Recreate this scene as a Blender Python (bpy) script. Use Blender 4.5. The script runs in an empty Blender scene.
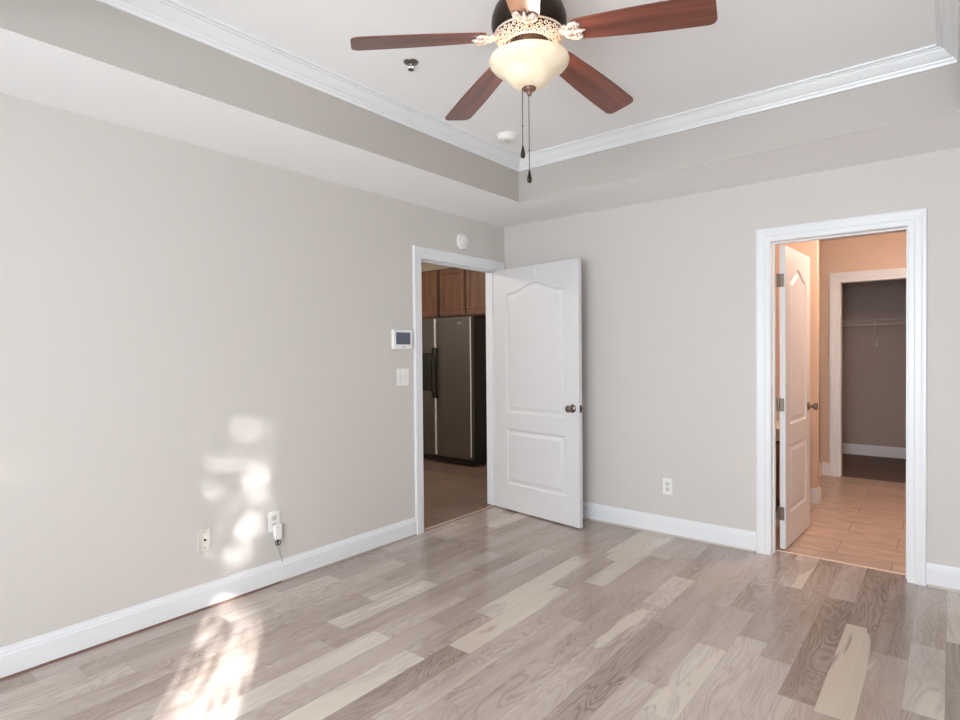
import bpy, bmesh, math, random
from mathutils import Vector, Matrix
from mathutils.geometry import tessellate_polygon

S = bpy.context.scene
COL = S.collection
PI = math.pi

# ------------------------------------------------------------------ camera
cam_d = bpy.data.cameras.new('camera')
cam = bpy.data.objects.new('camera', cam_d)
COL.objects.link(cam)
YAW, PIT, ROL, FPX = 0.6823, -0.0140, -0.0088, 580.64
fw = Vector((-math.sin(YAW)*math.cos(PIT), math.cos(YAW)*math.cos(PIT), math.sin(PIT)))
rt = Vector((math.cos(YAW), math.sin(YAW), 0))
up = rt.cross(fw)
r2 = rt*math.cos(ROL) + up*math.sin(ROL)
u2 = -rt*math.sin(ROL) + up*math.cos(ROL)
cam.matrix_world = Matrix(((r2.x, u2.x, -fw.x, 3.0749), (r2.y, u2.y, -fw.y, -4.141),
                           (r2.z, u2.z, -fw.z, 1.3482), (0, 0, 0, 1)))
cam_d.sensor_width = 36.0
cam_d.lens = FPX*36.0/960.0
cam_d.clip_start = 0.02
S.camera = cam

# ------------------------------------------------------------------ light
def ncol(r, g, b):
    def f(c):
        c /= 255.0
        return c/12.92 if c <= 0.04045 else ((c+0.055)/1.055)**2.4
    return (f(r), f(g), f(b), 1)

W = bpy.data.worlds.new('world'); S.world = W; W.use_nodes = True
bg = W.node_tree.nodes['Background']
bg.inputs[0].default_value = (0.80, 0.90, 1.0, 1); bg.inputs[1].default_value = 1.2

SUN_EL = math.radians(13.9)
sun_travel = Vector((-0.808*math.cos(SUN_EL), 0.589*math.cos(SUN_EL), -math.sin(SUN_EL)))
sd = bpy.data.lights.new('sun', 'SUN'); sd.energy = 46.0; sd.angle = math.radians(0.45)
sd.color = (1.0, 0.985, 0.965)
so = bpy.data.objects.new('sun', sd); COL.objects.link(so)
so.rotation_euler = sun_travel.to_track_quat('-Z', 'Y').to_euler(); so.location = (9, -9, 6)

def area(name, loc, direction, sx, sy, power, color=(1, 1, 1), spread=180):
    d = bpy.data.lights.new(name, 'AREA'); d.shape = 'RECTANGLE'; d.size = sx; d.size_y = sy
    d.energy = power; d.color = color; d.spread = math.radians(spread)
    o = bpy.data.objects.new(name, d); COL.objects.link(o); o.location = loc
    o.rotation_euler = Vector(direction).to_track_quat('-Z', 'Z').to_euler()
    return o
# daylight entering the two added rear windows and the side window near the rear corner
area('daylight_rear_left', (1.70, -5.90, 1.36), (0.10, 1, 0.0), 0.94, 1.60, 38, (0.885, 0.95, 1.0), 150)
area('daylight_rear_right', (2.95, -5.90, 1.36), (0.0, 1, 0.0), 0.94, 1.60, 125, (0.885, 0.95, 1.0), 150)
area('daylight_side', (3.80, -5.12, 1.36), (-1, 0, 0.16), 0.68, 1.55, 7, (0.885, 0.95, 1.0))

S.view_settings.view_transform = 'Standard'
S.view_settings.look = 'None'
S.view_settings.gamma = 1.0
S.view_settings.use_curve_mapping = False
S.view_settings.exposure = -0.12

S.cycles.max_bounces = 12
S.cycles.diffuse_bounces = 8
S.cycles.glossy_bounces = 4
S.cycles.transparent_max_bounces = 8
S.cycles.caustics_reflective = False
S.cycles.caustics_refractive = False
S.cycles.sample_clamp_indirect = 6.0
S.cycles.use_denoising = True

# ------------------------------------------------------------------ helpers
def tag(o, label=None, cat=None, group=None, kind=None):
    if label: o['label'] = label
    if cat: o['category'] = cat
    if group: o['group'] = group
    if kind: o['kind'] = kind
    return o

def thing(name, label, cat, loc=(0, 0, 0), rotz=0.0, group=None):
    o = bpy.data.objects.new(name, None); COL.objects.link(o)
    o.empty_display_size = 0.05
    o.location = loc; o.rotation_euler = (0, 0, rotz)
    return tag(o, label, cat, group)

def obj(name, bm, mats, parent=None, smooth=False, bevel=0.0, seg=2, angle=0.6):
    bmesh.ops.recalc_face_normals(bm, faces=bm.faces)
    me = bpy.data.meshes.new(name); bm.to_mesh(me); bm.free()
    if not isinstance(mats, (list, tuple)): mats = [mats]
    for m in mats: me.materials.append(m)
    o = bpy.data.objects.new(name, me); COL.objects.link(o)
    if parent: o.parent = parent
    if smooth:
        for p in me.polygons: p.use_smooth = True
        if smooth != 'all':
            try: me.set_sharp_from_angle(angle=angle)
            except Exception: pass
    if bevel > 0:
        b = o.modifiers.new('bevel', 'BEVEL'); b.width = bevel; b.segments = seg
        b.limit_method = 'ANGLE'; b.angle_limit = 0.6
    return o

def struct(name, bm, mats, parent=None, **k):
    o = obj(name, bm, mats, parent, **k)
    if not parent: o['kind'] = 'structure'
    return o

def B(): return bmesh.new()

def box(bm, x0, x1, y0, y1, z0, z1, mi=0, M=None):
    v = [bm.verts.new((x, y, z)) for x in (x0, x1) for y in (y0, y1) for z in (z0, z1)]
    if M is not None:
        for q in v: q.co = M @ q.co
    fs = []
    for f in ((0, 1, 3, 2), (4, 6, 7, 5), (0, 4, 5, 1), (2, 3, 7, 6), (0, 2, 6, 4), (1, 5, 7, 3)):
        fc = bm.faces.new([v[i] for i in f]); fc.material_index = mi; fs.append(fc)
    return fs

def lathe(bm, prof, n=40, M=None, a0=0.0, a1=2*PI, mi=0):
    """prof: list of (r, z)."""
    full = abs(a1-a0-2*PI) < 1e-6
    rings = []
    for r, z in prof:
        if r < 1e-6:
            rings.append([bm.verts.new((0, 0, z))]*(n if full else n+1)); continue
        k = n if full else n+1
        rings.append([bm.verts.new((r*math.cos(a0+(a1-a0)*i/n), r*math.sin(a0+(a1-a0)*i/n), z)) for i in range(k)])
    for a, b in zip(rings[:-1], rings[1:]):
        for i in range(n):
            j = (i+1) % n if full else i+1
            vs = []
            for q in (a[i], a[j], b[j], b[i]):
                if q not in vs: vs.append(q)
            if len(vs) > 2:
                f = bm.faces.new(vs); f.material_index = mi
    if M is not None:
        done = set()
        for ring in rings:
            for q in ring:
                if q not in done: q.co = M @ q.co; done.add(q)

def tube(bm, pts, r, n=8, mi=0, cap=True):
    pts = [Vector(p) for p in pts]
    rr = r if isinstance(r, (list, tuple)) else [r]*len(pts)
    rings = []
    prev = None
    for i, p in enumerate(pts):
        t = (pts[min(i+1, len(pts)-1)] - pts[max(i-1, 0)]).normalized()
        if prev is None:
            a = Vector((0, 0, 1)) if abs(t.z) < 0.9 else Vector((1, 0, 0))
            u = t.cross(a).normalized()
        else:
            u = (prev - t*prev.dot(t)).normalized()
        prev = u
        w = t.cross(u)
        rings.append([bm.verts.new(p + (u*math.cos(2*PI*k/n) + w*math.sin(2*PI*k/n))*rr[i]) for k in range(n)])
    for a, b in zip(rings[:-1], rings[1:]):
        for k in range(n):
            f = bm.faces.new((a[k], a[(k+1) % n], b[(k+1) % n], b[k])); f.material_index = mi
    if cap:
        bm.faces.new(rings[0][::-1]).material_index = mi
        bm.faces.new(rings[-1]).material_index = mi

def ball(bm, c, r, sx=1, sy=1, sz=1, n=12, M=None):
    m = Matrix.Translation(c) @ Matrix.Diagonal((sx, sy, sz, 1))
    if M is not None: m = M @ m
    bmesh.ops.create_uvsphere(bm, u_segments=n, v_segments=max(6, n//2+2), radius=r, matrix=m)

def sweep(bm, prof, a, b, outv, mi=0, ma=0.0, mb=0.0):
    """Extrude profile (d, z) along a->b; d along outv. ma/mb: mitre factor (shift along path per unit d)."""
    a = Vector(a); b = Vector(b); t = (b-a).normalized(); outv = Vector(outv)
    ra = [bm.verts.new(a + outv*d + Vector((0, 0, z)) + t*(d*ma)) for d, z in prof]
    rb = [bm.verts.new(b + outv*d + Vector((0, 0, z)) - t*(d*mb)) for d, z in prof]
    n = len(prof)
    for i in range(n):
        j = (i+1) % n
        bm.faces.new((ra[i], ra[j], rb[j], rb[i])).material_index = mi
    bm.faces.new(ra[::-1]).material_index = mi
    bm.faces.new(rb).material_index = mi

# ------------------------------------------------------------------ materials
def mat(name, col, rough=0.5, metal=0.0, spec=0.5, bump=0.0, bscale=60.0, var=0.0, vscale=3.0, emit=None, es=0.0, coat=0.0):
    m = bpy.data.materials.new(name); m.use_nodes = True
    nt = m.node_tree; p = nt.nodes['Principled BSDF']
    c = col if len(col) == 4 else (*col, 1)
    p.inputs['Base Color'].default_value = c
    p.inputs['Roughness'].default_value = rough
    p.inputs['Metallic'].default_value = metal
    p.inputs['Specular IOR Level'].default_value = spec
    p.inputs['Coat Weight'].default_value = coat
    tc = nt.nodes.new('ShaderNodeTexCoord')
    if emit:
        p.inputs['Emission Color'].default_value = (*emit[:3], 1)
        p.inputs['Emission Strength'].default_value = es
    nz = nt.nodes.new('ShaderNodeTexNoise'); nz.inputs['Scale'].default_value = vscale; nz.inputs['Detail'].default_value = 4
    nt.links.new(tc.outputs['Object'], nz.inputs['Vector'])
    mx = nt.nodes.new('ShaderNodeMix'); mx.data_type = 'RGBA'
    k = 1-max(var, 0.01)
    mx.inputs[6].default_value = (c[0]*k, c[1]*k, c[2]*k, 1)
    mx.inputs[7].default_value = c
    nt.links.new(nz.outputs['Fac'], mx.inputs[0])
    nt.links.new(mx.outputs[2], p.inputs['Base Color'])
    if bump > 0:
        n2 = nt.nodes.new('ShaderNodeTexNoise'); n2.inputs['Scale'].default_value = bscale; n2.inputs['Detail'].default_value = 3
        nt.links.new(tc.outputs['Object'], n2.inputs['Vector'])
        bp = nt.nodes.new('ShaderNodeBump'); bp.inputs['Strength'].default_value = bump; bp.inputs['Distance'].default_value = 0.002
        nt.links.new(n2.outputs['Fac'], bp.inputs['Height'])
        nt.links.new(bp.outputs['Normal'], p.inputs['Normal'])
    return m

def wood_mat(name, ca, cb, rough=0.35, axis=0, scale=14.0, stretch=0.08, coat=0.3):
    m = bpy.data.materials.new(name); m.use_nodes = True
    nt = m.node_tree; p = nt.nodes['Principled BSDF']; L = nt.links
    tc = nt.nodes.new('ShaderNodeTexCoord'); mp = nt.nodes.new('ShaderNodeMapping')
    sc = [1, 1, 1]; sc[axis] = stretch; mp.inputs['Scale'].default_value = sc
    L.new(tc.outputs['Object'], mp.inputs['Vector'])
    nz = nt.nodes.new('ShaderNodeTexNoise'); nz.inputs['Scale'].default_value = scale; nz.inputs['Detail'].default_value = 6
    nz.inputs['Distortion'].default_value = 0.6
    L.new(mp.outputs['Vector'], nz.inputs['Vector'])
    cr = nt.nodes.new('ShaderNodeValToRGB')
    cr.color_ramp.elements[0].position = 0.3; cr.color_ramp.elements[0].color = (*ca, 1)
    cr.color_ramp.elements[1].position = 0.7; cr.color_ramp.elements[1].color = (*cb, 1)
    L.new(nz.outputs['Fac'], cr.inputs['Fac']); L.new(cr.outputs['Color'], p.inputs['Base Color'])
    p.inputs['Roughness'].default_value = rough; p.inputs['Coat Weight'].default_value = coat
    p.inputs['Coat Roughness'].default_value = 0.25
    return m

WALL = mat('wall_paint', ncol(208.4, 203.8, 199.6), 0.62, spec=0.3, bump=0.06, bscale=180, var=0.02)
CEIL = mat('ceiling_paint', ncol(247, 249, 251), 0.8, spec=0.2, bump=0.05, bscale=150, var=0.015)
TRIM = mat('trim_paint', ncol(229, 231, 234), 0.35, spec=0.5, var=0.01)
DOORW = mat('door_paint', ncol(216, 216, 218), 0.4, spec=0.5, bump=0.04, bscale=90, var=0.01)
PLATE = mat('white_plastic', ncol(236, 236, 234), 0.35, var=0.01)
IVORY = mat('ivory_plastic', ncol(214, 210, 202), 0.4, var=0.01)
BLK = mat('black_plastic', (0.012, 0.012, 0.013), 0.3, var=0.02)
DARK = mat('dark_slot', (0.02, 0.018, 0.016), 0.6, var=0.02)
BRONZE = mat('oiled_bronze', (0.045, 0.03, 0.023), 0.38, metal=0.75, var=0.2, vscale=25)
PEWTER = mat('pewter', (0.22, 0.18, 0.15), 0.32, metal=0.9, var=0.1, vscale=20)
BRASS = mat('antique_gold', (0.92, 0.80, 0.72), 0.38, metal=0.3, spec=0.6, bump=0.4, bscale=90, var=0.3, vscale=60)
CHROME = mat('chrome', (0.75, 0.74, 0.72), 0.18, metal=1.0)
STRIP = mat('satin_strip', (0.85, 0.84, 0.82), 0.35, metal=0.25)
FABCORD = mat('cord_rubber', ncol(150, 146, 140), 0.5)
SHOEBR = wood_mat('stained_shoe', (0.14, 0.075, 0.06), (0.26, 0.15, 0.12), 0.5, axis=1)
SCREEN = mat('lcd_screen', ncol(92, 98, 116), 0.15, var=0.05)
GLASSF = mat('frost_glass', ncol(235, 232, 215), 0.25)

# ------------------------------------------------------------------ wood plank floor
def floor_material():
    m = bpy.data.materials.new('floor_planks'); m.use_nodes = True
    nt = m.node_tree; p = nt.nodes['Principled BSDF']; L = nt.links; N = nt.nodes.new
    def math_(op, a, b=None, c=None, clamp=False):
        n = N('ShaderNodeMath'); n.operation = op; n.use_clamp = clamp
        for i, v in enumerate((a, b, c)):
            if v is None: continue
            if isinstance(v, (int, float)): n.inputs[i].default_value = v
            else: L.new(v, n.inputs[i])
        return n.outputs[0]
    def mixc(f, a, b, mode='MIX'):
        n = N('ShaderNodeMix'); n.data_type = 'RGBA'; n.blend_type = mode
        for i, v in ((0, f), (6, a), (7, b)):
            if isinstance(v, (int, float)): n.inputs[i].default_value = v
            elif isinstance(v, tuple): n.inputs[i].default_value = v
            else: L.new(v, n.inputs[i])
        return n.outputs[2]
    at = N('ShaderNodeAttribute'); at.attribute_name = 'plank'
    sp = N('ShaderNodeSeparateColor'); L.new(at.outputs['Color'], sp.inputs[0])
    tone, rnd, sap = sp.outputs[0], sp.outputs[1], sp.outputs[2]
    tc = N('ShaderNodeTexCoord'); sx = N('ShaderNodeSeparateXYZ'); L.new(tc.outputs['Object'], sx.inputs[0])
    X, Y = sx.outputs[0], sx.outputs[1]
    def coords(kx, ky):
        c = N('ShaderNodeCombineXYZ')
        L.new(math_('MULTIPLY', X, kx), c.inputs[0])
        L.new(math_('MULTIPLY', Y, ky), c.inputs[1])
        L.new(math_('MULTIPLY', rnd, 37.0), c.inputs[2])
        return c.outputs[0]
    def noise(v, scale, det=3, dist=0.0, rough=0.5):
        n = N('ShaderNodeTexNoise'); n.inputs['Scale'].default_value = scale; n.inputs['Detail'].default_value = det
        n.inputs['Distortion'].default_value = dist; n.inputs['Roughness'].default_value = rough
        L.new(v, n.inputs['Vector']); return n.outputs['Fac']
    big = noise(coords(7.0, 1.5), 1.0, 2, 0.3)
    fine = noise(coords(190.0, 2.2), 1.0, 3)
    mid = noise(coords(26.0, 1.6), 1.0, 4, 0.4)
    cath = noise(coords(8.5, 1.5), 1.0, 2, 1.0)
    ring = math_('ADD', math_('MULTIPLY', math_('SINE', math_('MULTIPLY', cath, 82.0)), 0.5), 0.5)
    ringamp = math_('MULTIPLY', math_('SUBTRACT', noise(coords(4.0, 0.8), 1.3, 2), 0.30), 1.1, None, True)
    # base colour between dark, mid and light by plank tone
    cr = N('ShaderNodeValToRGB'); e = cr.color_ramp.elements
    e[0].position = 0.0; e[0].color = ncol(134, 119, 109)
    e[1].position = 1.0; e[1].color = ncol(220, 211, 199)
    for pos, c in ((0.3, ncol(164, 149, 140)), (0.55, ncol(182, 168, 159)), (0.78, ncol(199, 188, 179))):
        q = e.new(pos); q.color = c
    t = math_('ADD', tone, math_('MULTIPLY', math_('SUBTRACT', mid, 0.5), 0.34))
    t = math_('ADD', t, math_('MULTIPLY', math_('SUBTRACT', big, 0.5), 0.50))
    t = math_('SUBTRACT', t, math_('MULTIPLY', math_('MULTIPLY', math_('POWER', ring, 2.0), ringamp), 0.62))
    t = math_('ADD', t, math_('MULTIPLY', math_('SUBTRACT', fine, 0.5), 0.10), None, True)
    L.new(t, cr.inputs['Fac'])
    # sapwood streaks with ragged edges
    sn = noise(coords(5.5, 1.0), 1.0, 3, 0.5)
    mask = math_('SUBTRACT', sap, sn)
    mask = math_('MULTIPLY', mask, 40.0, None, True)
    cl = math_('MULTIPLY', mask, 0.78)
    sapc = mixc(fine, ncol(199, 188, 173), ncol(216, 206, 192))
    col = mixc(cl, cr.outputs['Color'], sapc)
    # knots / dark mineral streaks
    kn = noise(coords(22.0, 3.0), 1.0, 2, 0.2)
    km = math_('MULTIPLY', math_('SUBTRACT', kn, 0.76), 14.0, None, True)
    col = mixc(math_('MULTIPLY', km, 0.55), col, ncol(78, 60, 52))
    # seams
    def uvdist(name):
        u = N('ShaderNodeUVMap'); u.uv_map = name; s = N('ShaderNodeSeparateXYZ'); L.new(u.outputs[0], s.inputs[0])
        return math_('MINIMUM', s.outputs[0], s.outputs[1])
    dd = math_('MINIMUM', uvdist('side'), uvdist('end'))
    seam = math_('SUBTRACT', 1.0, math_('MULTIPLY', dd, 700.0), None, True)
    col = mixc(math_('MULTIPLY', seam, 0.42), col, ncol(84, 70, 62))
    L.new(col, p.inputs['Base Color'])
    rg = math_('ADD', 0.15, math_('MULTIPLY', big, 0.12))
    L.new(rg, p.inputs['Roughness'])
    p.inputs['Specular IOR Level'].default_value = 0.5
    bp = N('ShaderNodeBump'); bp.inputs['Strength'].default_value = 0.10; bp.inputs['Distance'].default_value = 0.0012
    h = math_('SUBTRACT', math_('ADD', math_('MULTIPLY', mid, 0.25), math_('MULTIPLY', big, 0.9)), math_('MULTIPLY', seam, 1.0))
    L.new(h, bp.inputs['Height']); L.new(bp.outputs['Normal'], p.inputs['Normal'])
    return m

def build_floor():
    rng = random.Random(11)
    bm = bmesh.new()
    cl = bm.loops.layers.float_color.new('plank')
    us = bm.loops.layers.uv.new('side'); ue = bm.loops.layers.uv.new('end')
    w = 0.127; X0 = 0.010
    # planks read from the photograph: column -> list of (y0, y1, tone, sap)
    fixed = {
        5: [(-2.385, -1.70, 0.85, 0.48), (-3.10, -2.385, 0.50, 0.0)],
        6: [(-3.6, -2.52, 0.50, 0.0), (-2.52, -1.40, 0.46, 0.0)],
        7: [(-3.9, -2.30, 0.80, 0.25), (-2.30, -1.75, 0.60, 0.0)],
        8: [(-3.3, -2.05, 0.60, 0.0), (-2.05, -1.0, 0.42, 0.0)],
        9: [(-3.4, -2.33, 0.86, 0.47), (-2.33, -1.84, 0.55, 0.0), (-1.84, -0.80, 0.68, 0.52)],
        10: [(-2.9, -2.18, 0.24, 0.0), (-2.18, -1.30, 0.62, 0.52), (-1.30, -0.73, 0.38, 0.0), (-0.73, 0.0, 0.50, 0.50)],
        11: [(-2.75, -1.80, 0.60, 0.30), (-1.80, -1.147, 0.46, 0.0), (-1.147, -0.28, 0.78, 0.30)],
        12: [(-2.5, -1.6, 0.45, 0.0), (-1.6, -0.5, 0.40, 0.0)],
        13: [(-3.0, -2.02, 0.52, 0.0), (-2.02, -1.05, 0.46, 0.0), (-1.05, -0.4, 0.50, 0.0)],
        16: [(-2.8, -1.9, 0.58, 0.32), (-1.9, -1.0, 0.48, 0.0), (-1.0, -0.3, 0.52, 0.0)],
        14: [(-2.9, -1.95, 0.62, 0.42), (-1.95, -1.2, 0.56, 0.36)],
        15: [(-2.5, -1.38, 0.30, 0.0), (-1.38, -0.3, 0.45, 0.3)],
        17: [(-2.085, -1.45, 0.74, 0.46), (-1.45, -0.973, 0.50, 0.3), (-0.973, -0.1, 0.42, 0.30)],
        18: [(-2.3, -1.262, 0.66, 0.30), (-1.262, -0.5, 0.36, 0.0)],
        19: [(-2.2, -1.4, 0.60, 0.30), (-1.4, -0.5, 0.36, 0.0)],
        20: [(-1.667, -0.52, 0.18, 0.38), (-2.4, -1.667, 0.62, 0.3)],
        21: [(-1.70, -0.815, 0.22, 0.54), (-0.815, 0.0, 0.22, 0.30)],
        22: [(-1.9, -1.05, 0.52, 0.38), (-1.05, -0.1, 0.34, 0.0)],
        23: [(-1.485, -0.85, 0.66, 0.54), (-0.85, 0.0, 0.46, 0.0), (-2.3, -1.485, 0.38, 0.0)],
        24: [(-0.741, -0.145, 0.80, 0.45), (-1.6, -0.741, 0.30, 0.0)],
    }
    def piece(xa, xb, ya, yb, x0, x1, y0, y1, tone, sap, r):
        if xb <= xa or yb <= ya: return
        f = bm.faces.new([bm.verts.new((x, y, 0.0)) for x, y in ((xa, ya), (xb, ya), (xb, yb), (xa, yb))])
        for l in f.loops:
            x, y = l.vert.co.x, l.vert.co.y
            l[cl] = (tone, r, sap, 1)
            l[us].uv = (x-x0, x1-x); l[ue].uv = (y-y0, y1-y)
    def quad(x0, x1, y0, y1, tone, sap):
        xa, xb = max(x0, 0.0), min(x1, 3.70)
        if xb <= xa: return
        ytop = 0.112 if xa >= 2.10 and xb <= 2.95 else 0.0
        if y1 > 0.0 and ytop:   # the board runs on into the doorway
            piece(max(xa, 2.16), min(xb, 2.878), 0.0, min(y1, ytop), x0, x1, y0, y1, tone, sap, rng.random())
            ytop = 0.0
        y0c, y1c = max(y0, -5.80), min(y1, ytop)
        if y1c <= y0c: return
        piece(xa, xb, y0c, y1c, x0, x1, y0, y1, tone, sap, rng.random())
    for k in range(-1, 30):
        x0 = X0+k*w; x1 = x0+w
        fx = sorted(fixed.get(k, []))
        segs = []
        if fx and fx[-1][1] > -0.3: fx[-1] = (fx[-1][0], 0.5)+fx[-1][2:]
        y = -5.80 - rng.random()*0.8
        i = 0
        while y < 0.0:
            if i < len(fx) and fx[i][0] <= y+0.02:
                segs.append(fx[i] if abs(fx[i][0]-y) > 1e-9 else fx[i]); y = fx[i][1]; i += 1; continue
            ln = rng.uniform(0.45, 1.25)
            nxt = fx[i][0] if i < len(fx) else 1e9
            y2 = y+ln
            if y2 > nxt-0.25: y2 = min(nxt, y+1.4) if nxt-y < 1.4 else y+0.8
            t = min(max(rng.gauss(0.50, 0.13), 0.18), 0.8)
            sp_ = rng.uniform(0.36, 0.48) if rng.random() < 0.16 else 0.0
            segs.append((y, y2, t, sp_)); y = y2
        for s in segs: quad(x0, x1, *s)
    # slab underneath and the strip of boards in the kitchen doorway
    bm2 = bm
    me = bpy.data.meshes.new('floor')
    bmesh.ops.recalc_face_normals(bm, faces=bm.faces)
    for f in bm.faces:
        if f.normal.z < 0: f.normal_flip()
    bm.to_mesh(me); bm.free()
    me.materials.append(floor_material())
    o = bpy.data.objects.new('floor', me); COL.objects.link(o); o['kind'] = 'structure'
    return o
build_floor()
bm = B(); box(bm, -0.16, 3.86, -5.96, 0.0, -0.12, -0.004); struct('floor_slab', bm, SHOEBR)

# ------------------------------------------------------------------ room shell
ZT, ZC, ZTOP = 2.745, 2.445, 2.86
TX0, TX1, TY0, TY1 = 0.607, 3.103, -3.98, -0.640
RX, RY = 3.70, -5.80
# left wall with kitchen door opening (y -1.055..-0.098, jambs inside)
bm = B()
box(bm, -0.12, 0, RY-0.15, -1.068, -0.1, ZTOP)
box(bm, -0.12, 0, -0.095, 0.0, -0.1, ZTOP)
box(bm, -0.12, 0, -1.068, -0.095, 2.065, ZTOP)
struct('wall_left', bm, WALL)
bm = B()
box(bm, -0.12, 2.143, 0.0, 0.12, -0.1, ZTOP)
box(bm, 2.895, RX+0.15, 0.0, 0.12, -0.1, ZTOP)
box(bm, 2.143, 2.895, 0.0, 0.12, 2.060, ZTOP)
struct('wall_back', bm, WALL)
WZ0, WZ1 = 0.50, 2.20
SY0, SY1 = -5.494, -4.75
bm = B()   # rear wall with two unseen windows, placed for the light they give
xs = [(1.20, 2.20), (2.45, 3.45)]
box(bm, 0, 1.20, RY-0.15, RY, -0.1, ZTOP); box(bm, 2.20, 2.45, RY-0.15, RY, -0.1, ZTOP)
box(bm, 3.45, RX, RY-0.15, RY, -0.1, ZTOP)
for a, b in xs:
    box(bm, a, b, RY-0.15, RY, -0.1, WZ0); box(bm, a, b, RY-0.15, RY, WZ1, ZTOP)
struct('wall_rear', bm, WALL)
bm = B()
box(bm, RX, RX+0.15, RY-0.15, SY0, -0.1, ZTOP); box(bm, RX, RX+0.15, SY1, 0.0, -0.1, ZTOP)
box(bm, RX, RX+0.15, SY0, SY1, -0.1, WZ0); box(bm, RX, RX+0.15, SY0, SY1, WZ1, ZTOP)
struct('wall_right', bm, WALL)

# ceiling: tray recess, soffit underside white, tray risers in a shaded wall colour
bm = B()
box(bm, TX0-0.05, TX1+0.05, TY0-0.05, TY1+0.05, ZT, ZTOP)
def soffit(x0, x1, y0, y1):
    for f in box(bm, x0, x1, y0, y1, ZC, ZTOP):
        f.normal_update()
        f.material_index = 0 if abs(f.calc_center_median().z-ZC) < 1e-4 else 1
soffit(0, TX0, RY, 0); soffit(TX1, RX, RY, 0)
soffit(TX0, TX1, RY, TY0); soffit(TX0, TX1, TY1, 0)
RISER = mat('tray_riser_shaded', ncol(185, 180, 175), 0.62, spec=0.3, bump=0.06, bscale=180, var=0.02)  # wall paint with the risers' shade darkened into its colour
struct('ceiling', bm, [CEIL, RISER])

# crown moulding round the tray (mitred)
cp = [(0, -0.080), (0.010, -0.080), (0.013, -0.068), (0.020, -0.062), (0.022, -0.056), (0.034, -0.048),
      (0.048, -0.034), (0.058, -0.022), (0.060, -0.017), (0.068, -0.016), (0.072, -0.010), (0.085, -0.009), (0.086, 0.0), (0, 0)]
for i, (a, b, o_) in enumerate((((TX0, TY0), (TX0, TY1), (1, 0)), ((TX0, TY1), (TX1, TY1), (0, -1)),
                                ((TX1, TY1), (TX1, TY0), (-1, 0)), ((TX1, TY0), (TX0, TY0), (0, 1)))):
    bm = B(); sweep(bm, cp, (*a, ZT), (*b, ZT), (*o_, 0), ma=1, mb=1)
    struct('trim_%d' % (i+1), bm, TRIM)

# baseboards
bp = [(0, 0), (0.015, 0), (0.015, 0.100), (0.012, 0.106), (0.012, 0.112), (0.007, 0.122), (0.006, 0.130), (0, 0.133)]
bpd = [(0, 0.012)] + [(0.015, 0.012)] + bp[2:]
bm = B(); sweep(bm, bpd, (0, RY, 0), (0, -1.133, 0), (1, 0, 0)); struct('baseboard_left', bm, TRIM)
bm = B(); sweep(bm, bpd, (0.0, 0, 0), (2.072, 0, 0), (0, -1, 0)); sweep(bm, bpd, (2.966, 0, 0), (RX, 0, 0), (0, -1, 0))
struct('baseboard_back', bm, TRIM)
bm = B(); sweep(bm, bpd, (0, RY, 0), (RX, RY, 0), (0, 1, 0)); struct('baseboard_rear', bm, TRIM)
bm = B(); sweep(bm, bpd, (RX, RY, 0), (RX, 0, 0), (-1, 0, 0)); struct('baseboard_right', bm, TRIM)
# shoe strips: stained on the left wall up to the joint, painted on the back wall
sh = [(0, 0.0), (0.017, 0.0), (0.017, 0.009), (0.013, 0.012), (0, 0.012)]
bm = B(); sweep(bm, sh, (0, RY, 0), (0, -2.244, 0), (1, 0, 0)); struct('trim_5', bm, SHOEBR)
bm = B(); sweep(bm, sh, (0, -2.244, 0), (0, -1.133, 0), (1, 0, 0)); struct('trim_6', bm, mat('shoe_worn', ncol(170, 156, 148), 0.5))
bm = B(); sh2 = [(0, 0.0), (0.024, 0.0), (0.024, 0.008), (0.02, 0.0125), (0, 0.0125)]
sweep(bm, sh2, (0.0, 0, 0), (2.060, 0, 0), (0, -1, 0)); sweep(bm, sh2, (2.975, 0, 0), (RX, 0, 0), (0, -1, 0))
struct('trim_7', bm, mat('shoe_painted', ncol(196, 186, 178), 0.45))

# ------------------------------------------------------------------ casings
def casing_profile_boxes(bm, a0, a1, z1, width, place, zbase=0.0):
    """Colonial casing round an opening a0..a1 x zbase..z1. place(a, z, d)->world point."""
    prof = [(0.0, 0.0), (0.0, 0.010), (0.006, 0.013), (0.030, 0.014), (0.036, 0.018), (0.060, 0.019), (0.072, 0.022), (width-0.004, 0.022), (width, 0.018), (width, 0.0)]
    # path: outer legs up, across, down with mitres
    n = len(prof)
    rows = []
    for (a, z, da, dz) in ((a0, zbase, -1, 0), (a0, z1, -1, 1), (a1, z1, 1, 1), (a1, zbase, 1, 0)):
        rows.append([bm.verts.new(place(a+da*u, z+dz*u, d)) for u, d in prof])
    for r0, r1 in zip(rows[:-1], rows[1:]):
        for i in range(n):
            j = (i+1) % n
            bm.faces.new((r0[i], r0[j], r1[j], r1[i]))
    bm.faces.new(rows[0]); bm.faces.new(rows[-1][::-1])

# kitchen doorway (opening y -1.043..-0.110, z 2.03)
bm = B()
casing_profile_boxes(bm, -1.051, -0.110, 2.053, 0.081, lambda a, z, d: Vector((d, a, z)))
casing_profile_boxes(bm, -1.051, -0.110, 2.053, 0.081, lambda a, z, d: Vector((-0.12-d, a, z)))
box(bm, -0.12, 0.0, -1.068, -1.048, 0, 2.065); box(bm, -0.12, 0.0, -0.115, -0.095, 0, 2.065); box(bm, -0.12, 0.0, -1.048, -0.115, 2.048, 2.065)
box(bm, -0.075, -0.040, -1.048, -1.036, 0, 2.048); box(bm, -0.075, -0.040, -0.127, -0.115, 0, 2.048); box(bm, -0.075, -0.040, -1.048, -0.115, 2.036, 2.048)
struct('trim_8', bm, TRIM)
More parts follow.
